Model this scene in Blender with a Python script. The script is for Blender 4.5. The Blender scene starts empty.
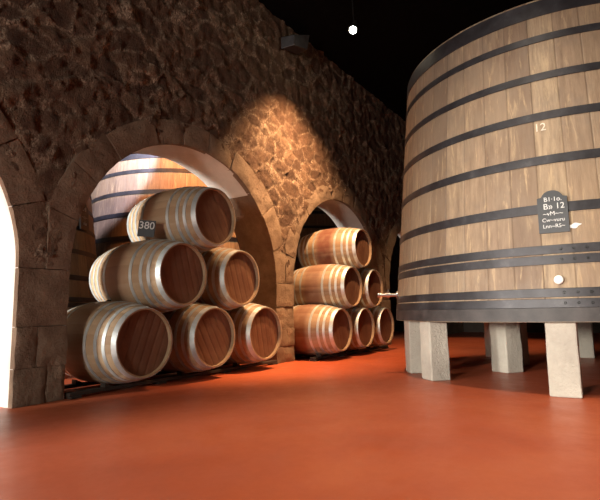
import bpy, bmesh, math, random
from mathutils import Vector, Matrix, noise
random.seed(7)
SC = bpy.context.scene
COL = SC.collection
PI = math.pi

# ------------------------------------------------------------------ helpers
class MB:
    """collects geometry and links it as ONE mesh object"""
    def __init__(self):
        self.bm = bmesh.new()
        self.lay = {}
        for n in ('edge', 'sid', 'stave', 'axis'): self.lay[n] = self.bm.verts.layers.float.new(n)
    def attr(self, n):
        if n not in self.lay:
            self.lay[n] = self.bm.verts.layers.float.new(n)
        return self.lay[n]
    def v(self, co, **kw):
        x = self.bm.verts.new(co)
        for k, val in kw.items():
            x[self.attr(k)] = val
        return x
    def f(self, vs):
        try:
            return self.bm.faces.new(vs)
        except ValueError:
            return None
    def box(self, lo, hi, M=None):
        c = [(x, y, z) for x in (lo[0], hi[0]) for y in (lo[1], hi[1]) for z in (lo[2], hi[2])]
        if M: c = [M @ Vector(p) for p in c]
        v = [self.bm.verts.new(p) for p in c]
        for q in ((0,1,3,2),(4,6,7,5),(0,4,5,1),(2,3,7,6),(0,2,6,4),(1,5,7,3)):
            self.f([v[i] for i in q])
        return v
    def cyl(self, p0, p1, r0, r1=None, n=16, caps=True):
        r1 = r0 if r1 is None else r1
        p0 = Vector(p0); p1 = Vector(p1); d = (p1-p0).normalized()
        a = d.orthogonal().normalized(); b = d.cross(a)
        A = [self.bm.verts.new(p0+(a*math.cos(t)+b*math.sin(t))*r0) for t in [2*PI*i/n for i in range(n)]]
        B = [self.bm.verts.new(p1+(a*math.cos(t)+b*math.sin(t))*r1) for t in [2*PI*i/n for i in range(n)]]
        for i in range(n):
            j = (i+1) % n
            self.f([A[i], A[j], B[j], B[i]])
        if caps:
            self.f(A[::-1]); self.f(B)
    def build(self, name, mat, parent=None, smooth=False, loc=(0,0,0), bevel=0, sharp=40):
        bmesh.ops.recalc_face_normals(self.bm, faces=self.bm.faces)
        me = bpy.data.meshes.new(name)
        self.bm.to_mesh(me); self.bm.free()
        me.materials.append(mat)
        if smooth:
            for p in me.polygons: p.use_smooth = True
            me.set_sharp_from_angle(angle=math.radians(sharp))
        o = bpy.data.objects.new(name, me)
        COL.objects.link(o)
        o.location = loc
        if parent: o.parent = parent
        if bevel:
            m = o.modifiers.new('b', 'BEVEL'); m.width = bevel; m.segments = 2; m.limit_method = 'ANGLE'
        return o

def tag(o, label=None, cat=None, group=None, kind=None):
    if label: o['label'] = label
    if cat: o['category'] = cat
    if group: o['group'] = group
    if kind: o['kind'] = kind
    return o

def empty(name, loc, rz=0):
    o = bpy.data.objects.new(name, None); COL.objects.link(o)
    o.location = loc; o.rotation_euler = (0, 0, rz); o.empty_display_size = .1
    return o

# ------------------------------------------------------------------ materials
class Mat:
    def __init__(self, name, rough=.6, metal=0, spec=.5):
        self.m = bpy.data.materials.new(name); self.m.use_nodes = True
        self.nt = self.m.node_tree; self.N = self.nt.nodes; self.L = self.nt.links
        self.b = self.N['Principled BSDF']
        self.b.inputs['Roughness'].default_value = rough
        self.b.inputs['Metallic'].default_value = metal
        self.b.inputs['Specular IOR Level'].default_value = spec
    def n(self, t, **kw):
        x = self.N.new(t)
        for k, v in kw.items(): setattr(x, k, v)
        return x
    def s(self, sock, val):
        if hasattr(val, 'is_linked') or isinstance(val, bpy.types.NodeSocket): self.L.new(val, sock)
        else: sock.default_value = val
    def coord(self, scale=(1,1,1), out='Object', off=None):
        tc = self.n('ShaderNodeTexCoord'); mp = self.n('ShaderNodeMapping')
        self.L.new(tc.outputs[out], mp.inputs[0]); mp.inputs['Scale'].default_value = scale
        if off is not None: self.L.new(off, mp.inputs['Location'])
        return mp.outputs[0]
    def noise(self, vec, scale=5, detail=5, rough=.6, dist=0):
        x = self.n('ShaderNodeTexNoise'); self.L.new(vec, x.inputs['Vector'])
        x.inputs['Scale'].default_value = scale; x.inputs['Detail'].default_value = detail
        x.inputs['Roughness'].default_value = rough; x.inputs['Distortion'].default_value = dist
        return x.outputs['Fac']
    def ramp(self, fac, stops):
        x = self.n('ShaderNodeValToRGB'); self.L.new(fac, x.inputs[0])
        e = x.color_ramp.elements
        while len(e) < len(stops): e.new(.5)
        for i, (p, c) in enumerate(stops):
            e[i].position = p; e[i].color = (*c, 1) if len(c) == 3 else c
        return x.outputs[0]
    def mix(self, fac, a, b, mode='MIX'):
        x = self.n('ShaderNodeMix', data_type='RGBA', blend_type=mode)
        def S(i, v):
            if isinstance(v, bpy.types.NodeSocket): self.L.new(v, x.inputs[i])
            elif isinstance(v, (float, int)): x.inputs[i].default_value = v
            else: x.inputs[i].default_value = (*v, 1)
        S(0, fac); S(6, a); S(7, b)
        return x.outputs[2]
    def math(self, op, a, b=0.0, clamp=False):
        x = self.n('ShaderNodeMath', operation=op, use_clamp=clamp)
        for i, v in ((0, a), (1, b)):
            if isinstance(v, bpy.types.NodeSocket): self.L.new(v, x.inputs[i])
            else: x.inputs[i].default_value = v
        return x.outputs[0]
    def rng(self, v, a, b, c=0., d=1.):
        x = self.n('ShaderNodeMapRange'); self.L.new(v, x.inputs[0])
        for i, k in enumerate((a, b, c, d)): x.inputs[i+1].default_value = k
        return x.outputs[0]
    def at(self, name):
        x = self.n('ShaderNodeAttribute', attribute_name=name); return x.outputs['Fac']
    def col(self, c):
        self.s(self.b.inputs['Base Color'], c if isinstance(c, bpy.types.NodeSocket) else (*c, 1)); return self
    def bump(self, h, strength=.3, dist=.02):
        x = self.n('ShaderNodeBump'); self.L.new(h, x.inputs['Height'])
        x.inputs['Strength'].default_value = strength; x.inputs['Distance'].default_value = dist
        self.L.new(x.outputs[0], self.b.inputs['Normal']); return self

def m_rubble():
    M = Mat('rubble_stone', .8, spec=.35)
    c = M.coord(); cs = M.coord((1.6, 1, 1))
    n1 = M.noise(c, 9, 8, .75); n2 = M.noise(c, 1.0, 4, .6); n3 = M.noise(cs, 30, 6, .75, 1.2); n4 = M.noise(cs, 13, 5, .7, 2.0)
    sid = M.at('sid'); edge = M.at('edge')
    stone = M.ramp(sid, [(0, (.10,.052,.030)), (.35, (.19,.105,.058)), (.7, (.28,.165,.098)), (1, (.38,.26,.165))])
    stone = M.mix(M.rng(n1, .38, .62), stone, (.10,.052,.032))
    mort = M.mix(M.rng(n3, .4, .6), (.74,.58,.42), (.32,.20,.125))
    k = M.rng(edge, .03, .17, 1, 0)
    k = M.math('MULTIPLY', k, M.rng(n4, .42, .58), True)
    base = M.mix(k, stone, mort)
    streak = M.rng(n3, .58, .66, 0, .8)
    base = M.mix(streak, base, (.42,.30,.20))
    base = M.mix(M.rng(n2, .42, .62, 0, .6), base, (.14,.072,.042))
    M.col(base)
    h = M.math('ADD', M.math('ADD', n1, n4), M.math('MULTIPLY', n3, .6))
    M.bump(h, 1.0, .07)
    return M.m

def m_block(name, a, b, c_, bs=.5):
    M = Mat(name, .85, spec=.3)
    c = M.coord()
    n1 = M.noise(c, 7, 8, .7); n3 = M.noise(c, 40, 5, .7); n2 = M.noise(c, 1.7, 4, .6)
    base = M.mix(M.rng(n1, .3, .7), a, b)
    base = M.mix(M.rng(n2, .4, .7, 0, .8), base, c_)
    M.col(base); M.bump(M.math('ADD', n1, M.math('MULTIPLY', n3, .5)), bs, .03)
    return M.m

def m_floor():
    M = Mat('red_painted_floor', .42, spec=.45)
    c = M.coord()
    n1 = M.noise(c, .7, 5, .6, .4); n2 = M.noise(c, 5, 7, .7); n3 = M.noise(c, 60, 3, .6)
    base = M.ramp(n1, [(.3, (.36,.068,.026)), (.5, (.44,.085,.030)), (.7, (.50,.115,.042))])
    base = M.mix(M.rng(n2, .35, .75, 0, .35), base, (.34,.085,.045))
    M.col(base)
    M.s(M.b.inputs['Roughness'], M.rng(n2, .3, .7, .33, .52))
    M.bump(M.math('ADD', n2, M.math('MULTIPLY', n3, .2)), .12, .01)
    return M.m

def m_barrel():
    M = Mat('oak_barrel_staves', .55, spec=.35)
    oi = M.n('ShaderNodeObjectInfo')
    sp = M.n('ShaderNodeSeparateColor'); M.L.new(oi.outputs['Color'], sp.inputs[0])
    c = M.coord((14, 1.2, 14)); cc = M.coord()
    g = M.noise(c, 2.2, 6, .7); n2 = M.noise(cc, 6, 4, .6)
    st = M.at('stave')
    base = M.ramp(st, [(0, (.27,.185,.115)), (.5, (.36,.265,.175)), (1, (.47,.37,.26))])
    base = M.mix(M.rng(g, .35, .75, 0, .6), base, (.30,.18,.09))
    base = M.mix(M.rng(oi.outputs['Random'], 0, 1, 0, .25), base, (.42,.27,.14))
    # wine stain of the belly between the middle hoops
    t = M.at('axis')
    k = M.rng(M.math('ABSOLUTE', t), .10, .20, 1, 0)
    k = M.math('MULTIPLY', k, sp.outputs[0])
    k = M.math('MULTIPLY', k, M.rng(n2, .3, .6, .55, 1), True)
    base = M.mix(k, base, (.16,.055,.035))
    M.col(base); M.bump(g, .25, .006)
    return M.m

def m_head():
    M = Mat('oak_barrel_head', .6, spec=.3)
    c = M.coord((16, 1, 1.4)); cc = M.coord()
    g = M.noise(c, 2.4, 6, .7); n2 = M.noise(cc, 5, 4, .6)
    st = M.at('stave')
    base = M.ramp(st, [(0, (.125,.058,.034)), (.5, (.145,.069,.040)), (1, (.165,.082,.048))])
    base = M.mix(M.rng(g, .35, .7, 0, .55), base, (.12,.040,.024))
    base = M.mix(M.rng(n2, .45, .75, 0, .45), base, (.26,.15,.09))
    M.col(base); M.bump(g, .25, .005)
    return M.m

def m_zinc():
    M = Mat('galvanised_steel', .38, metal=.75)
    c = M.coord(); n = M.noise(c, 9, 5, .6)
    M.col(M.ramp(n, [(.3, (.46,.50,.50)), (.7, (.70,.74,.74))]))
    M.s(M.b.inputs['Roughness'], M.rng(n, .3, .7, .42, .6))
    return M.m

def m_vat(name='oak_vat_staves', dark=1.):
    M = Mat(name, .6, spec=.35)
    c = M.coord((9, 9, .7)); cc = M.coord()
    g = M.noise(c, 2.5, 7, .72); n2 = M.noise(cc, 1.6, 6, .65); n3 = M.noise(cc, .8, 3, .5)
    st = M.at('stave')
    c5 = M.coord((6, 6, .6)); n5 = M.noise(c5, 3.2, 6, .7, .6)
    base = M.ramp(st, [(0, (.17,.115,.075)), (.3, (.235,.165,.108)), (.7, (.28,.20,.13)), (.9, (.33,.245,.155)), (1, (.42,.29,.145))])
    base = M.mix(M.rng(g, .36, .72, 0, .8), base, (.11,.068,.042))
    base = M.mix(M.rng(n2, .46, .64, 0, .7), base, (.165,.128,.098))
    base = M.mix(M.rng(n5, .55, .70, 0, .65), base, (.45,.33,.19))
    base = M.mix(M.rng(n3, .45, .65, 0, .35), base, (.35,.23,.12))
    base = M.mix(M.rng(M.at('axis'), .0, 1., 0, .4), base, (.05,.032,.022))
    M.col(base); M.bump(g, .35, .01)
    return M.m

def m_iron():
    M = Mat('aged_iron_band', .48, metal=.35, spec=.5)
    c = M.coord(); n = M.noise(c, 5, 6, .65)
    M.col(M.ramp(n, [(.35, (.018,.016,.018)), (.58, (.036,.034,.038)), (.8, (.085,.08,.082))]))
    M.bump(M.noise(c, 30, 4, .6), .2, .004)
    return M.m

def m_plain(name, c, rough=.6, metal=0, nscale=12, var=.3, bump=.1):
    M = Mat(name, rough, metal)
    n = M.noise(M.coord(), nscale, 5, .6)
    lo = tuple(x*(1-var) for x in c); hi = tuple(min(1, x*(1+var)) for x in c)
    M.col(M.ramp(n, [(.3, lo), (.7, hi)])); M.bump(n, bump, .01)
    return M.m

def m_emit(name, c, s):
    M = Mat(name); M.b.inputs['Emission Color'].default_value = (*c, 1); M.b.inputs['Emission Strength'].default_value = s
    return M.m

RUB = m_rubble()
BLOCK = m_block('dressed_stone', (.17,.115,.078), (.29,.21,.145), (.12,.075,.05), 1.)
PLASTER = m_block('limewashed_reveal', (.68,.66,.61), (.60,.58,.53), (.52,.48,.43), .35)
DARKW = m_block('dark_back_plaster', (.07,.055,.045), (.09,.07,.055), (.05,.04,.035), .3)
FLOOR = m_floor()
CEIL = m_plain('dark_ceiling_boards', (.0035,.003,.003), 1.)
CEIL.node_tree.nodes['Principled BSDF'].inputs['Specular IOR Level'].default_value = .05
BAR = m_barrel(); HEAD = m_head(); ZINC = m_zinc(); VAT = m_vat(); IRON = m_iron()
BEAM = m_plain('dark_tarred_timber', (.028,.019,.014), .7, 0, 20, .4, .3)
GRAN = m_block('pale_granite', (.38,.355,.30), (.50,.46,.39), (.28,.25,.21), .6)
CHIME = m_plain('dark_oak_chime', (.032,.027,.026), .6, 0, 8, .5, .3)
SLATE = m_plain('black_slate', (.018,.019,.022), .5, 0, 15, .3, .05)
CHALK = m_plain('white_chalk', (.58,.58,.57), .8, 0, 60, .15, .1)
PALECHALK = m_plain('faded_chalk', (.62,.55,.45), .8, 0, 60, .15, .1)
STEEL = m_plain('bright_steel', (.72,.72,.72), .22, 1, 10, .1, .02)
WHITE = m_plain('white_enamel', (.82,.82,.80), .35, 0, 10, .05, .02)
GREY = m_plain('grey_fixture_metal', (.07,.07,.075), .5, .3)
BLACKM = m_plain('black_lamp_metal', (.02,.02,.02), .45, .5)
BULB = m_emit('lit_bulb', (1, .86, .62), 160)

# ------------------------------------------------------------------ the room
CEN = [-2.95+3.41*k for k in range(5)]      # arch centres along the wall
R_A, SPR, TH = 1.50, 1.08, .55              # radius, springing height, wall thickness
X0, X1 = CEN[0]-1.705, CEN[-1]+1.705
HW = 5.05

def struct(name, mb, mat, parent=None, **kw):
    o = mb.build(name, mat, parent, **kw)
    if not parent: o['kind'] = 'structure'
    return o

mb = MB()
mb.box((-7.0, -10, -.1), (14.5, 6.5, 0)); struct('floor', mb, FLOOR)
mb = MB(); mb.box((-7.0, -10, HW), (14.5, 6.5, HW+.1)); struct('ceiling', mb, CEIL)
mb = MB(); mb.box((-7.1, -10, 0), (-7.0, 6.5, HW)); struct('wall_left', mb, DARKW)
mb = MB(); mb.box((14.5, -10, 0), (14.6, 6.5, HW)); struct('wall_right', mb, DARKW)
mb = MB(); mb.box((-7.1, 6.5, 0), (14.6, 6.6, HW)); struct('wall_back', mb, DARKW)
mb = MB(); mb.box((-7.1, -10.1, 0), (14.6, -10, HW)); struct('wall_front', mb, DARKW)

# stone arcade wall: rough front skin
mb = MB()
st = .024
nx = int(round((X1-X0)/st)); z0 = 1.05; nz = int((HW-z0)/st)
grid = {}
def near(x):
    return min(CEN, key=lambda c: abs(c-x))
def skin(x, z):
    w = Vector((noise.noise(Vector((x*2.1, 3, z*2.1))), 0, noise.noise(Vector((x*2.1, 9, z*2.1)))))
    p = Vector((x*3.5, 0, z*4.6)) + w*.55
    d, pts = noise.voronoi(p)
    e = d[1]-d[0]
    sid = abs(noise.noise(Vector(pts[0])*7.3))*1.9 % 1.0
    k = min(1, e/.25)
    b = (1-(1-k)**2)
    rough = noise.fractal(Vector((x*7, 1, z*7)), .75, 2.1, 6)
    ridge = max(0, 1-e/.11)*max(0, .35+1.6*noise.noise(Vector((x*5.3, 20, z*5.3))))
    y = -.014 - .026*b*(.35+.9*sid) - .024*rough - .042*min(1, ridge) + .02*noise.noise(Vector((x*.9, 4, z*.9)))
    return y, e, sid
def gv(i, j):
    if (i, j) not in grid:
        x = X0+i*st; z = z0+j*st
        y, e, s = skin(x, z)
        grid[i, j] = mb.v((x, y, min(z, HW)), edge=e, sid=s)
    return grid[i, j]
for i in range(nx):
    for j in range(nz+1):
        x = X0+(i+.5)*st; z = z0+(j+.5)*st
        c = near(x)
        if z < SPR+.02 or math.hypot(x-c, z-SPR) < 1.62: continue
        mb.f([gv(i, j), gv(i+1, j), gv(i+1, j+1), gv(i, j+1)])
wall = struct('wall_arcade', mb, RUB, smooth=True, sharp=180)
# core: rear face, top and ends
mb = MB()
def arc(c, a, r=R_A): return (c+r*math.cos(a), SPR+r*math.sin(a))
for c in CEN:
    n = 24
    for i in range(n):
        a0, a1 = PI-PI*i/n, PI-PI*(i+1)/n
        xa, za = arc(c, a0); xb, zb = arc(c, a1)
        q = [mb.bm.verts.new(p) for p in ((xa, TH, za), (xb, TH, zb), (xb, TH, HW), (xa, TH, HW))]; mb.f(q)
    for sx in (-1, 1):
        q = [mb.bm.verts.new(p) for p in ((c+sx*1.5, TH, 0), (c+sx*1.705, TH, 0), (c+sx*1.705, TH, HW), (c+sx*1.5, TH, HW))]; mb.f(q)
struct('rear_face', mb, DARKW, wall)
mb = MB(); mb.box((-7.0, 0, 0), (X0, TH, HW)); mb.box((X1, 0, 0), (14.5, TH, HW))
struct('end_pier', mb, BLOCK, wall)
# reveals: limewashed, darker brown low on the far jambs
mb = MB(); mlow = MB()
for c in CEN:
    prof = [(c-R_A, 0.0), (c-R_A, .5), (c-R_A, SPR)]+[arc(c, PI-PI*i/40) for i in range(1, 40)]+[(c+R_A, SPR), (c+R_A, .5), (c+R_A, 0)]
    ys = [-.01, .1, .22, .36, .48, TH]
    rows = []
    for (x, z) in prof:
        r = []
        for y in ys:
            w = .012*noise.noise(Vector((x*3, y*3, z*3)))
            dx, dz = (x-c, max(0, z-SPR)); l = math.hypot(dx, dz) or 1
            r.append(mb.bm.verts.new((x-dx/l*w, y, max(0, z-dz/l*w))))
        rows.append(r)
    for n_row, (a, b) in enumerate(zip(rows, rows[1:])):
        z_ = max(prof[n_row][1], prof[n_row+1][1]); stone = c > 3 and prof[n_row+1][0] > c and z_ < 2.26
        tgt = mlow if stone else mb
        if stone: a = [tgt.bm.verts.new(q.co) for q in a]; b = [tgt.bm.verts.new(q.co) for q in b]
        for k in range(len(ys)-1): tgt.f([a[k], a[k+1], b[k+1], b[k]])
struct('arch_reveal', mb, PLASTER, wall, smooth=True, sharp=60)
bmesh.ops.remove_doubles(mlow.bm, verts=mlow.bm.verts, dist=.0005)
struct('jamb_face', mlow, BLOCK, wall, smooth=True, sharp=60)
# voussoirs and pier courses (the dressed edge of the openings)
mb = MB()
def stone_strip(fun, nu, nv):
    """rough block: front face grid from fun(u,v)->(x,z), y bulging, skirts back to the wall"""
    seed = random.random()*50
    base = -.020-random.random()*.022
    V = []
    for i in range(nu+1):
        r = []
        for j in range(nv+1):
            u, v = i/nu, j/nv
            x, z = fun(u, v)
            ed = min(u, 1-u, v, 1-v)
            y = base-.010*min(1, ed*5)-.013*noise.fractal(Vector((x*6, seed, z*6)), .8, 2, 5)
            r.append(mb.bm.verts.new((x, y, z)))
        V.append(r)
    for i in range(nu):
        for j in range(nv): mb.f([V[i][j], V[i+1][j], V[i+1][j+1], V[i][j+1]])
    rim = [V[i][0] for i in range(nu+1)]+[V[nu][j] for j in range(1, nv+1)]+[V[i][nv] for i in range(nu-1, -1, -1)]+[V[0][j] for j in range(nv-1, 0, -1)]
    bk = [mb.bm.verts.new((p.co.x, .03, p.co.z)) for p in rim]
    for i in range(len(rim)):
        j = (i+1) % len(rim); mb.f([rim[i], rim[j], bk[j], bk[i]])
for c in CEN:
    a = 0
    cuts = [0]
    while cuts[-1] < PI-.12:
        cuts.append(cuts[-1]+random.uniform(.25, .42))
    s = PI/cuts[-1]; cuts = [q*s for q in cuts]
    for a0, a1 in zip(cuts, cuts[1:]):
        ro = R_A+random.uniform(.24, .32)
        def F(u, v, a0=a0, a1=a1, ro=ro):
            a = a0+.0025+(a1-a0-.005)*u; r = R_A-.004+(ro-R_A)*v
            x = c+r*math.cos(a); x = max(c-1.700, min(c+1.700, x))
            return x, SPR+r*math.sin(a)
        stone_strip(F, 14, 9)
for c in [CEN[0]-3.41]+CEN:
    px = c+1.705
    z = 0
    while z < SPR-.01:
        hh = random.uniform(.22, .36)
        if SPR-z-hh < .15: hh = SPR-z
        sp = random.choice([None, .4, .6])
        segs = [(px-.209, px+.209)] if sp is None else [(px-.209, px-.209+.418*sp-.002), (px-.209+.418*sp+.002, px+.209)]
        for xa, xb in segs:
            if px < X0+.1: xa = max(xa, X0)
            stone_strip(lambda u, v: (xa+(xb-xa)*u, z+.002+(hh-.004)*v), 12, 10)
        z += hh
struct('arch_surround', mb, BLOCK, wall, smooth=True, sharp=50)

# ------------------------------------------------------------------ barrels
BR, HR, BL = .388, .308, 1.12     # belly radius, head radius, length
def prof(t):                      # t from -1 to 1 along the axis
    return HR+(BR-HR)*(1-abs(t)**2.1)
def make_barrel():
    root = empty('wine_barrel', (0, 0, 0))
    ns = 26
    mb = MB()
    na = 28
    per = 4
    for s in range(ns):
        rv = random.random()
        rows = []
        for i in range(na+1):
            t = -1+2*i/na; r = prof(t); row = []
            for k in range(per+1):
                ang = 2*PI*(s+k/per)/ns
                rr = r-(.0025 if k in (0, per) else 0)
                row.append(mb.v((rr*math.cos(ang), t*BL/2, rr*math.sin(ang)), stave=rv, axis=t*BL/2))
            rows.append(row)
        for a, b in zip(rows, rows[1:]):
            for k in range(per): mb.f([a[k], a[k+1], b[k+1], b[k]])
        # chime: end grain ring and inner wall down to the recessed head
        for e in (-1, 1):
            out = rows[0] if e < 0 else rows[-1]
            def ring(r, y): return [mb.v((r*math.cos(2*PI*(s+k/per)/ns), y, r*math.sin(2*PI*(s+k/per)/ns)), stave=rv*.5, axis=y) for k in range(per+1)]
            A = ring(HR-.003, e*(BL/2+.001)); B = ring(HR-.014, e*(BL/2-.003)); C_ = ring(HR-.012, e*(BL/2-.055))
            for p, q in ((out, A), (A, B), (B, C_)):
                for k in range(per): mb.f([p[k], p[k+1], q[k+1], q[k]])
    body = mb.build('body', BAR, root, True, (0, 0, BR), sharp=50)
    for e in (-1, 1):
        mb = MB()
        npl = 7; y = e*(BL/2-.042); R = HR-.0125
        w = 2*R/npl
        for p in range(npl):
            xa, xb = -R+p*w, -R+(p+1)*w
            rv = random.random()
            cols = []
            for k in range(7):
                x = xa+.0012+(xb-xa-.0024)*k/6
                zz = math.sqrt(max(0, R*R-x*x))
                yy = y-(-e)*0+(e*-.003 if k in (0, 6) else 0)
                cols.append([mb.v((x, yy, zz*(-1+2*j/8)), stave=rv) for j in range(9)])
            for a, b in zip(cols, cols[1:]):
                for j in range(8): mb.f([a[j], a[j+1], b[j+1], b[j]])
            # joints
        V = [mb.v((R*math.cos(2*PI*k/40), y-e*.006, R*math.sin(2*PI*k/40)), stave=0) for k in range(40)]
        mb.f(V)
        mb.build('head', HEAD, root, True, (0, 0, BR), sharp=30)
    for e in (-1, 1):
        for (a, b) in ((.0, .052), (.115, .150), (.205, .240), (.335, .372)):
            mb = MB()
            n = 64
            R4 = []
            for q, off in ((a, 0), (a, .0035), (b, .0035), (b, 0)):
                yy = e*(BL/2-q); r = prof(2*(BL/2-q)/BL)+off+.0005
                R4.append([mb.bm.verts.new((r*math.cos(2*PI*k/n), yy, r*math.sin(2*PI*k/n))) for k in range(n)])
            for p, q in zip(R4, R4[1:]+R4[:1]):
                for k in range(n): mb.f([p[k], p[(k+1) % n], q[(k+1) % n], q[k]])
            mb.cyl((prof(2*(BL/2-(a+b)/2)/BL)*math.cos(2.3)*1.008, e*(BL/2-(a+b)/2), prof(2*(BL/2-(a+b)/2)/BL)*math.sin(2.3)*1.008),
                   (prof(2*(BL/2-(a+b)/2)/BL)*math.cos(2.3)*1.022, e*(BL/2-(a+b)/2), prof(2*(BL/2-(a+b)/2)/BL)*math.sin(2.3)*1.022), .007, .004, 8)
            mb.build('hoop', ZINC, root, True, (0, 0, BR), sharp=30)
    mb = MB()
    mb.cyl((0, 0, BR-.02), (0, 0, BR+.012), .026, .022, 16)
    mb.build('bung', BEAM, root, True, (0, 0, BR))
    return root
proto = make_barrel()
kids = [c for c in bpy.data.objects if c.parent == proto]
BARRELS = [
 (2.93, .052, -.36, .25, 'pale oak wine barrel on the rail, nearest the left pillar', 'left'),
 (3.83, .052, -.36, .25, 'oak wine barrel on the rail, middle of three in the left arch', 'left'),
 (4.71, .052, -.36, .15, 'oak wine barrel on the rail beside the middle pillar, left arch, head half in shade', 'left'),
 (3.385, .698, -.36, .35, 'pale oak wine barrel on second tier of left arch, directly under the numbered slate', 'left'),
 (4.27, .698, -.36, .25, 'oak wine barrel on second tier of left arch, the farther one from the left pillar', 'left'),
 (3.83, 1.346, -.37, .10, 'grey hooped oak wine barrel alone on top of the left arch stack', 'left'),
 (6.155, .052, -.61, .75, 'amber lit wine barrel on the floor rail just right of the middle pillar', 'right'),
 (6.94, .052, -.60, .6, 'oak wine barrel on the floor rail, middle of three in the right arch', 'right'),
 (7.725, .052, -.60, .6, 'oak wine barrel on the floor rail of the right arch, nearest the great vat', 'right'),
 (6.547, .678, -.60, .65, 'amber lit oak wine barrel on second tier of the right arch, nearer the middle pillar', 'right'),
 (7.333, .678, -.60, .5, 'dim oak wine barrel on second tier of the right arch, nearer the great vat', 'right'),
 (6.94, 1.304, -.60, .95, 'wine-stained oak barrel with silver hoops alone on top of the right arch stack', 'right'),
]
for i, (x, z, yf, stain, lab, g) in enumerate(BARRELS):
    if i == 0: r = proto; ks = kids
    else:
        r = proto.copy(); COL.objects.link(r); ks = []
        for c in kids:
            d = c.copy(); COL.objects.link(d); d.parent = r; ks.append(d)
    sc = .95 if g == 'right' else 1
    r.location = (x, yf+BL/2*sc, z); r.scale = (sc, sc, sc); r.rotation_euler = (0, 0, math.radians(random.uniform(-.4, .4)))
    for k in ks:
        if k.name.startswith('body'): k.color = (stain, 0, 0, 1); k.rotation_euler = (0, 0, 0)
        if k.name.startswith('head'): k.rotation_euler = (0, random.uniform(-.6, .6), 0)
    tag(r, lab, 'barrel', 'wine barrels stacked in the %s arch' % g)

# rails under the bottom rows, each with its small blocks
def rail(xa, xb, y, lab, g, chocks=()):
    root = empty('barrel_rail', ((xa+xb)/2, y, 0)); L = (xb-xa)/2
    mb = MB(); mb.box((-L, -.04, .02), (L, .04, .052)); mb.build('beam', BEAM, root, bevel=.005)
    for fx in (-.96, -.33, .33, .96):
        mb = MB(); mb.box((fx*L-.05, -.05, 0), (fx*L+.05, .05, .02)); mb.build('support_block', BEAM, root, bevel=.003)
    for x in chocks:
        for q in (-1, 1):
            mb = MB(); xx = x-(xa+xb)/2
            pts = [(xx+q*.10, 0), (xx+q*.19, 0), (xx+q*.19, .040), (xx+q*.12, .006)]
            A = [mb.bm.verts.new((px, -.035, .052+pz)) for px, pz in pts]; B = [mb.bm.verts.new((px, .035, .052+pz)) for px, pz in pts]
            mb.f(A); mb.f(B[::-1])
            for k in range(4): mb.f([A[k], A[(k+1) % 4], B[(k+1) % 4], B[k]])
            mb.build('wedge', BEAM, root)
    tag(root, lab, 'rail', g)
CL, CR = (2.93, 3.83, 4.71), (6.155, 6.94, 7.725)
rail(2.40, 5.33, -.02, 'dark low timber rail under the left arch barrels, nearer the room', 'barrel rails under the left arch', CL)
rail(2.40, 5.33, .43, 'dark low timber rail under the left arch barrels, deeper inside the arch', 'barrel rails under the left arch', CL)
rail(5.80, 8.30, -.31, 'dark low timber rail under the right arch barrels, nearer the room', 'barrel rails under the right arch', CR)
rail(5.82, 8.30, .15, 'dark low timber rail under the right arch barrels, deeper inside the arch', 'barrel rails under the right arch', CR)

# ------------------------------------------------------------------ vats
def text_mesh(s, size, mat, name, parent, Mx, depth=.0015):
    cu = bpy.data.curves.new('txt', 'FONT'); cu.body = s; cu.size = size; cu.align_x = 'CENTER'; cu.align_y = 'CENTER'; cu.extrude = depth
    t = bpy.data.objects.new('txt', cu); COL.objects.link(t)
    dg = bpy.context.evaluated_depsgraph_get()
    me = bpy.data.meshes.new_from_object(t.evaluated_get(dg))
    bpy.data.objects.remove(t); 
    me.materials.clear(); me.materials.append(mat)
    o = bpy.data.objects.new(name, me); COL.objects.link(o)
    if parent: o.parent = parent
    o.matrix_local = Mx
    return o

def facing(ang, r, z, tilt=0):
    """frame on the vat side: local x to the right seen from outside, y up, z outwards"""
    n = Vector((math.cos(ang)*math.cos(tilt), math.sin(ang)*math.cos(tilt), math.sin(tilt)))
    up = Vector((-math.cos(ang)*math.sin(tilt), -math.sin(ang)*math.sin(tilt), math.cos(tilt)))
    x = up.cross(n)
    M = Matrix((x, up, n)).transposed().to_4x4()
    M.translation = Vector((math.cos(ang)*r, math.sin(ang)*r, z))
    return M

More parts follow.
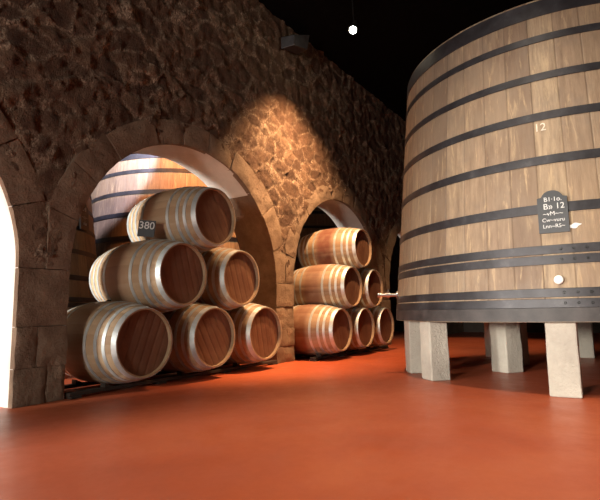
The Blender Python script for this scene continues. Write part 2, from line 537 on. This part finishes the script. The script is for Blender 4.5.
R0, TAP = 1.855, .0913
ZB, ZT = .575, 3.37
def VR(z): return R0-TAP*(z-.6)
HOOPS = [(3.20, 3.355), (2.955, 3.025), (2.60, 2.672), (2.238, 2.314), (1.850, 1.930), (1.436, 1.520), (1.105, 1.180), (1.022, 1.097), (.765, .838), (.684, .757)]
def make_vat(name, cx, cy, hoops=HOOPS, rivets=None, leg_list=(), ns=52, seed=3):
    rnd = random.Random(seed)
    root = empty(name, (cx, cy, 0))
    mb = MB(); per = 6; na = 14
    for s in range(ns):
        rv = rnd.random(); rows = []
        for i in range(na+1):
            z = ZB+(ZT-ZB)*i/na
            rows.append([])
            for k in range(per+1):
                a = 2*PI*(s+(0, .035, .07, .5, .93, .965, 1)[k])/ns
                r = VR(z)-(.0035 if k in (0, per) else 0)
                rows[-1].append(mb.v((r*math.cos(a), r*math.sin(a), z), stave=rv, axis=1. if k in (0, per) else 0.))
        def rg(r, z): return [mb.v((r*math.cos(2*PI*(s+k/per)/ns), r*math.sin(2*PI*(s+k/per)/ns), z), stave=rv) for k in range(per+1)]
        rows.append(rg(VR(ZT)-.07, ZT)); rows.append(rg(VR(ZT)-.07, ZT-.15))
        rows.insert(0, rg(VR(ZB)-.07, ZB)); rows.insert(0, rg(VR(ZB)-.07, ZB+.1))
        for a, b in zip(rows, rows[1:]):
            for k in range(per): mb.f([a[k], a[k+1], b[k+1], b[k]])
    mb.build('stave_wall', VAT, root, True, sharp=30)
    mb = MB(); mb.cyl((0, 0, ZT-.14), (0, 0, ZT-.10), VR(ZT)-.065, None, 64); mb.build('lid', VAT, root)
    mb = MB(); n = 104; Rr = []
    for r, z in ((VR(.64)-.01, .690), (VR(.64)+.006, .684), (VR(.6)+.006, ZB+.004), (VR(.6)-.02, ZB+.004)):
        Rr.append([mb.bm.verts.new((r*math.cos(2*PI*k/n), r*math.sin(2*PI*k/n), z)) for k in range(n)])
    for p, w in zip(Rr, Rr[1:]):
        for k in range(n): mb.f([p[k], p[(k+1) % n], w[(k+1) % n], w[k]])
    mb.build('chime_band', CHIME, root, True, sharp=30)
    mb = MB(); mb.cyl((0, 0, ZB+.015), (0, 0, ZB+.07), VR(ZB)-.065, None, 64); mb.build('bottom_boards', CHIME, root)
    for q, (za, zb) in enumerate(hoops):
        mb = MB(); n = 128
        Rr = []
        for z, off in ((za, -.004), (za+.004, .007), (zb-.004, .007), (zb, -.004)):
            r = VR(z)+off
            Rr.append([mb.bm.verts.new((r*math.cos(2*PI*k/n), r*math.sin(2*PI*k/n), z)) for k in range(n)])
        for p, w in zip(Rr, Rr[1:]):
            for k in range(n): mb.f([p[k], p[(k+1) % n], w[(k+1) % n], w[k]])
        h = mb.build('hoop', IRON, root, True, sharp=30)
        if rivets and (za, zb) in rivets:
            m2 = MB()
            for a in rivets[za, zb]:
                z = (za+zb)/2
                Mx = facing(a, VR(z)+.005, z)
                p0 = Mx.translation; nrm = Mx.col[2].to_3d()
                m2.cyl(p0, p0+nrm*.012, .011, .007, 10)
            m2.build('rivets', BLACKM, h)
    for (r, ang, s, top, turn) in leg_list:
        mb = MB()
        n = 7
        Mr = Matrix.Translation((r*math.cos(ang), r*math.sin(ang), 0)) @ Matrix.Rotation(ang+turn, 4, 'Z')
        sd = rnd.random()*20; H = s/2
        # slightly irregular, chamfered granite block
        ring = [(-H, -H), (-H*.33, -H), (H*.33, -H), (H, -H), (H, -H*.33), (H, H*.33), (H, H), (H*.33, H), (-H*.33, H), (-H, H), (-H, H*.33), (-H, -H*.33)]
        prev = None; rws = []
        for i in range(n+1):
            z = top*i/n; tp = 1-.03*i/n
            row = []
            for (x, y) in ring:
                w = 1+.05*noise.noise(Vector((x*8+sd, y*8, z*5)))
                row.append(mb.bm.verts.new(Mr @ Vector((x*tp*w, y*tp*w, z))))
            rws.append(row)
        for a, b in zip(rws, rws[1:]):
            for k in range(12): mb.f([a[k], a[(k+1) % 12], b[(k+1) % 12], b[k]])
        mb.f(rws[0][::-1]); mb.f(rws[-1])
        mb.build('leg', GRAN, root, bevel=.012)
    return root

D = math.radians
VX, VY = 6.08, -3.47
def ang_to(x, y): return math.atan2(y-VY, x-VX)
LEGS = [(1.655, D(182.5), .225, ZB, 0), (1.66, D(138.2), .205, ZB, 0), (1.66, D(118), .21, ZB, D(8)), (1.66, D(83), .22, ZB, 0),
        (1.66, D(40), .22, ZB, 0), (1.66, D(0), .22, ZB, 0), (1.66, D(-40), .22, ZB, 0), (1.66, D(-80), .22, ZB, 0), (1.66, D(-130), .22, ZB, 0),
        (.70, D(119), .23, ZB+.015, D(28)), (.75, D(60), .22, ZB+.015, 0), (.7, D(-70), .22, ZB+.015, 0)]
RV = {}
for h in HOOPS[6:]:
    RV[h] = [D(a) for a in (184.2, 187.0, 189.8)]
vat = make_vat('oak_vat', VX, VY, rivets=RV, leg_list=LEGS)
tag(vat, 'huge tapered oak vat with black iron hoops standing on granite blocks, right foreground', 'vat')
# "12" chalked on the staves, part of the vat
A12 = D(180); 
# slate sign hung on the vat
def slate(name, w, h, M, lines, lab, arch=True):
    root = bpy.data.objects.new(name, None); COL.objects.link(root); root.matrix_world = M; root.empty_display_size = .1
    mb = MB()
    pts = [(-w/2, -h/2), (w/2, -h/2), (w/2, h*.33)]
    if arch:
        pts += [(w*.36, h*.35)]+[(w*.33*math.cos(a), h*.35+h*.15*math.sin(a)) for a in [PI*k/8 for k in range(1, 8)]]+[(-w*.36, h*.35)]
    pts += [(-w/2, h*.33)]
    A = [mb.bm.verts.new((x, y, 0)) for x, y in pts]; B = [mb.bm.verts.new((x, y, .014)) for x, y in pts]
    mb.f(A[::-1]); mb.f(B)
    for k in range(len(pts)): mb.f([A[k], A[(k+1) % len(pts)], B[(k+1) % len(pts)], B[k]])
    mb.build('board', SLATE, root)
    for s, size, x, y in lines:
        text_mesh(s, size, CHALK, 'lettering', root, Matrix.Translation((x, y, .0155)))
    tag(root, lab, 'sign')
    return root

# ------------------------------------------------------------------ camera
a_, th, ro = D(33.61), D(7.114), D(-1.084)
right = Vector((math.sin(a_), -math.cos(a_), 0)); fh = Vector((math.cos(a_), math.sin(a_), 0)); zz = Vector((0, 0, 1))
fwd = fh*math.cos(th)+zz*math.sin(th); up = zz*math.cos(th)-fh*math.sin(th)
r2 = right*math.cos(ro)+up*math.sin(ro); u2 = up*math.cos(ro)-right*math.sin(ro)
CAMP = Vector((0, -3.995, .70))
cam = bpy.data.objects.new('camera', bpy.data.cameras.new('camera')); COL.objects.link(cam)
Mc = Matrix((r2, u2, -fwd)).transposed().to_4x4(); Mc.translation = CAMP
cam.matrix_world = Mc
cam.data.sensor_width = 36; cam.data.lens = 486.5/600*36; cam.data.clip_start = .05
SC.camera = cam
def px_vat(x, y, cx=VX, cy=VY):
    """where on the great vat a line of sight lands (returns angle, height)"""
    d = r2*((x-300)/486.5)+u2*((250-y)/486.5)+fwd
    for k in range(2000):
        p = CAMP+d*(1+k*.005)
        if math.hypot(p.x-cx, p.y-cy) < VR(p.z): return math.atan2(p.y-cy, p.x-cx), p.z
    return None

A, Z = px_vat(553, 212)
Ms = Matrix.Translation((VX, VY, 0)) @ facing(A, VR(Z)+.012, Z, D(3))
slate('slate_sign', .215, .345, Ms, [('B1·1o.', .050, .005, .098), ('B» 12', .066, .01, .040), ('~vM~~', .048, 0, -.018), ('Cw~vuru', .042, .0, -.070), ('Lnn~RS~', .042, 0, -.120)],
      'black slate with arched top and chalk writing hung on the great vat')
A, Z = px_vat(540, 128)
text_mesh('12', .095, PALECHALK, 'chalk_number', vat, facing(A, VR(Z)+.002, Z, D(5)), .002)['label'] = 'white chalked number 12'
# small white cap below the slate
A, Z = px_vat(559, 280)
Mx = facing(A, VR(Z), Z)
mb = MB(); p = Mx.translation; n_ = Mx.col[2].to_3d()
mb.cyl(p-n_*.01, p+n_*.03, .014, .014, 16); mb.build('plug_stem', STEEL, vat, True)
mb = MB(); prev = None
bmesh.ops.create_uvsphere(mb.bm, u_segments=20, v_segments=12, radius=.034, matrix=Matrix.Translation(p+n_*.04) @ Mx.to_3x3().to_4x4() @ Matrix.Diagonal((1, 1, .6, 1)))
mb.build('plug_cap', WHITE, vat, True)['label'] = 'round white cap'
# chalk smear beside the slate
A, Z = px_vat(573, 226)
Mx = facing(A, VR(Z)+.002, Z, D(4))
mb = MB(); V = [mb.bm.verts.new(Mx @ Vector((.055*math.cos(t)*(1+.2*math.sin(3*t)), .018*math.sin(t)*(1+.3*math.cos(5*t))+.008*math.cos(t), .001))) for t in [2*PI*k/24 for k in range(24)]]
mb.f(V); mb.build('paint_smear', CHALK, vat)['label'] = 'small white smear of paint'
# tap on the shaded left flank
A, Z = px_vat(402.5, 296)
Mx = facing(D(115), VR(.86), .86); p = Mx.translation; n_ = Mx.col[2].to_3d()
mb = MB(); mb.cyl(p-n_*.01, p+n_*.20, .019, .019, 16); mb.cyl(p, p+n_*.02, .04, .04, 16); mb.cyl(p+n_*.09, p+n_*.13, .028, .028, 16)
mb.cyl(p+n_*.20, p+n_*.23, .026, .026, 16); tap = mb.build('outlet_tap', STEEL, vat, True)
mb = MB(); mb.cyl(p+n_*.11, p+n_*.11+zz*.05, .008, None, 10); q = p+n_*.11+zz*.05
mb.box((-.06, -.008, -.004), (.06, .008, .004), Matrix.Translation(q) @ Mx.to_3x3().to_4x4()); mb.build('tap_handle', STEEL, tap)

# vats behind the arcade
LB = [(1.66, D(a), .25, ZB, 0) for a in range(0, 360, 45)]
v2 = make_vat('oak_vat', 6.46, 3.0, leg_list=LB, seed=11)
tag(v2, 'large hooped oak vat behind the left arch, brightly lit above the barrels', 'vat', 'vats standing behind the arcade')
v3 = make_vat('oak_vat', 2.56, 3.0, leg_list=LB, seed=17); v3.scale = (1, 1, .77)
tag(v3, 'lower shadowed vat behind the left arch at its left edge, beside the brightly lit vat', 'vat', 'vats standing behind the arcade')
v4 = make_vat('oak_vat', 10.8, 3.0, leg_list=LB, seed=19)
tag(v4, 'dark oak vat seen dimly through the right arch above the barrels', 'vat', 'vats standing behind the arcade')

# small slate between the top and second tier barrels
def ray_at(x, y, Y):
    d = r2*((x-300)/486.5)+u2*((250-y)/486.5)+fwd
    return CAMP+d*((Y-CAMP.y)/d.y)
p = ray_at(147, 229, .08)
p.z += .02; n_ = Vector((-.80, -.60, .10)).normalized(); upv = Vector((.16, 0, 1)); x_ = upv.cross(n_).normalized(); upv = n_.cross(x_)
Ms = Matrix((x_, upv, n_)).transposed().to_4x4(); Ms.translation = p
slate('number_slate', .17, .21, Ms, [('380', .11, 0, .01)], 'small black slate with white number leaning beneath the topmost barrel of the left arch', False)
for k in range(3000):
    d = r2*((81-300)/486.5)+u2*((250-216)/486.5)+fwd
    p = CAMP+d*(3+k*.003)
    if math.hypot(p.x-2.56, p.y-3.0) < VR(p.z/.77): break
A = math.atan2(p.y-3.0, p.x-2.56)
Ms = Matrix.Translation((2.56, 3.0, 0)) @ facing(A, VR(p.z/.77)+.03, p.z, D(4))
slate('slate_sign', .22, .36, Ms, [('L·8', .075, 0, .08), ('~m~', .07, 0, -.02), ('vRu', .06, 0, -.10)], 'small chalked slate on the shadowed vat at the left edge of the left arch')

# ------------------------------------------------------------------ fixtures
def ray_z(x, y, Z):
    d = r2*((x-300)/486.5)+u2*((250-y)/486.5)+fwd
    return CAMP+d*((Z-CAMP.z)/d.z)
SP = ray_z(353, 30, 4.45)
root = empty('ceiling_spotlight', (SP.x, SP.y, HW))
aim = (Vector((5.45, 0, 1.2))-SP).normalized()
aimh = (aim*.6+(CAMP-SP).normalized()*.4).normalized()
loc = SP-Vector((SP.x, SP.y, HW))
mb = MB(); mb.cyl((0, 0, 0), (0, 0, -.02), .05, .05, 20); mb.cyl((0, 0, -.02), loc-aimh*.06+zz*.03, .009, None, 8); mb.build('stem', BLACKM, root)
mb = MB(); mb.cyl(loc-aimh*.14, loc-aimh*.01, .035, .05, 20, False); mb.cyl(loc-aimh*.15, loc-aimh*.14, .03, .035, 20); mb.build('shade', BLACKM, root, True)
mb = MB(); bmesh.ops.create_uvsphere(mb.bm, u_segments=16, v_segments=10, radius=.046, matrix=Matrix.Translation(loc)); mb.build('bulb', BULB, root, True)
tag(root, 'small lit ceiling spotlight shining in the darkness above the arcade', 'lamp')
# grey wedge fixture high on the wall
p = ray_at(294, 45, -.12)
root = empty('wall_fixture', (p.x, 0, p.z))
mb = MB()
pts = [(-.26, -.16), (.20, -.05), (.30, .26), (-.26, .02)]
Aq = [mb.bm.verts.new((x, -.06, z)) for x, z in pts]; Bq = [mb.bm.verts.new((x*.8, -.26, z*.9)) for x, z in pts]
mb.f(Aq); mb.f(Bq[::-1])
for k in range(4): mb.f([Aq[k], Aq[(k+1) % 4], Bq[(k+1) % 4], Bq[k]])
mb.build('housing', GREY, root, bevel=.01)
mb = MB(); mb.box((-.05, -.08, -.05), (.05, .03, .05)); mb.build('bracket', GREY, root)
tag(root, 'grey wedge-shaped fixture high on the stone wall just under the dark ceiling', 'fixture')

# ------------------------------------------------------------------ light
def spot(name, loc, target, power, color, angle, blend=.5, size=.05):
    l = bpy.data.lights.new(name, 'SPOT'); l.energy = power; l.color = color; l.spot_size = D(angle); l.spot_blend = blend; l.shadow_soft_size = size
    o = bpy.data.objects.new(name, l); COL.objects.link(o); o.location = loc
    o.rotation_euler = (Vector(target)-Vector(loc)).to_track_quat('-Z', 'Y').to_euler(); return o
def area(name, loc, target, power, color, sx, sy):
    l = bpy.data.lights.new(name, 'AREA'); l.energy = power; l.color = color; l.shape = 'RECTANGLE'; l.size = sx; l.size_y = sy
    o = bpy.data.objects.new(name, l); COL.objects.link(o); o.location = loc
    o.rotation_euler = (Vector(target)-Vector(loc)).to_track_quat('-Z', 'Y').to_euler(); return o
WARM = (1, .66, .36)
spot('ceiling_spot_light', SP+aimh*.08, (5.85, 0, 1.7), 1750, (1, .58, .29), 86, 1, .03)
spot('stack_spot_light', (5.7, -2.1, 4.9), (4.9, -.3, .7), 1200, (1, .56, .26), 34, 1, .04)
area('daylight_room_end', (-6.6, -2.7, 1.5), (5, -2.0, 1.3), 470, (1, .94, .85), 1.3, 1.8)
spot('vat_fill_spot', (-6.5, -2.7, 1.4), (6, -3.9, .3), 4300, (1, .93, .82), 30, 1, .35)  # unseen spot, added so the light on the great vat fades upward
area('daylight_aisle_end', (-5.5, 1.15, 2.2), (5, .7, 1.9), 3000, (1, .96, .88), 1.2, 2.0)
for x, y in ((2.2, -5.6), (4.6, -6.4), (2.9, -3.4)):
    spot('floor_fill_spot', (x, y, 4.9), (x+.6, y, 0), 560, (1, .86, .68), 76, 1, .1)  # unseen spots, added to brighten the floor
spot('aisle_warm_lamp', (5.0, .80, 4.9), (5.5, 1.7, 3.0), 2000, (1, .33, .08), 46, .8, .06)
spot('aisle_white_lamp', (3.4, 1.5, 4.9), (4.85, 2.8, 3.3), 2000, (.74, .72, 1), 35, .3, .05)
spot('far_floor_lamp', (9.6, -1.6, 4.8), (9.6, -1.2, 0), 500, WARM, 60, .6, .06)

w = bpy.data.worlds.new('world'); SC.world = w; w.use_nodes = True
w.node_tree.nodes['Background'].inputs[0].default_value = (.02, .018, .016, 1)
w.node_tree.nodes['Background'].inputs[1].default_value = .3
vs = SC.view_settings; vs.view_transform = 'Standard'; vs.look = 'None'; vs.gamma = 1; vs.use_curve_mapping = False; vs.exposure = -.08
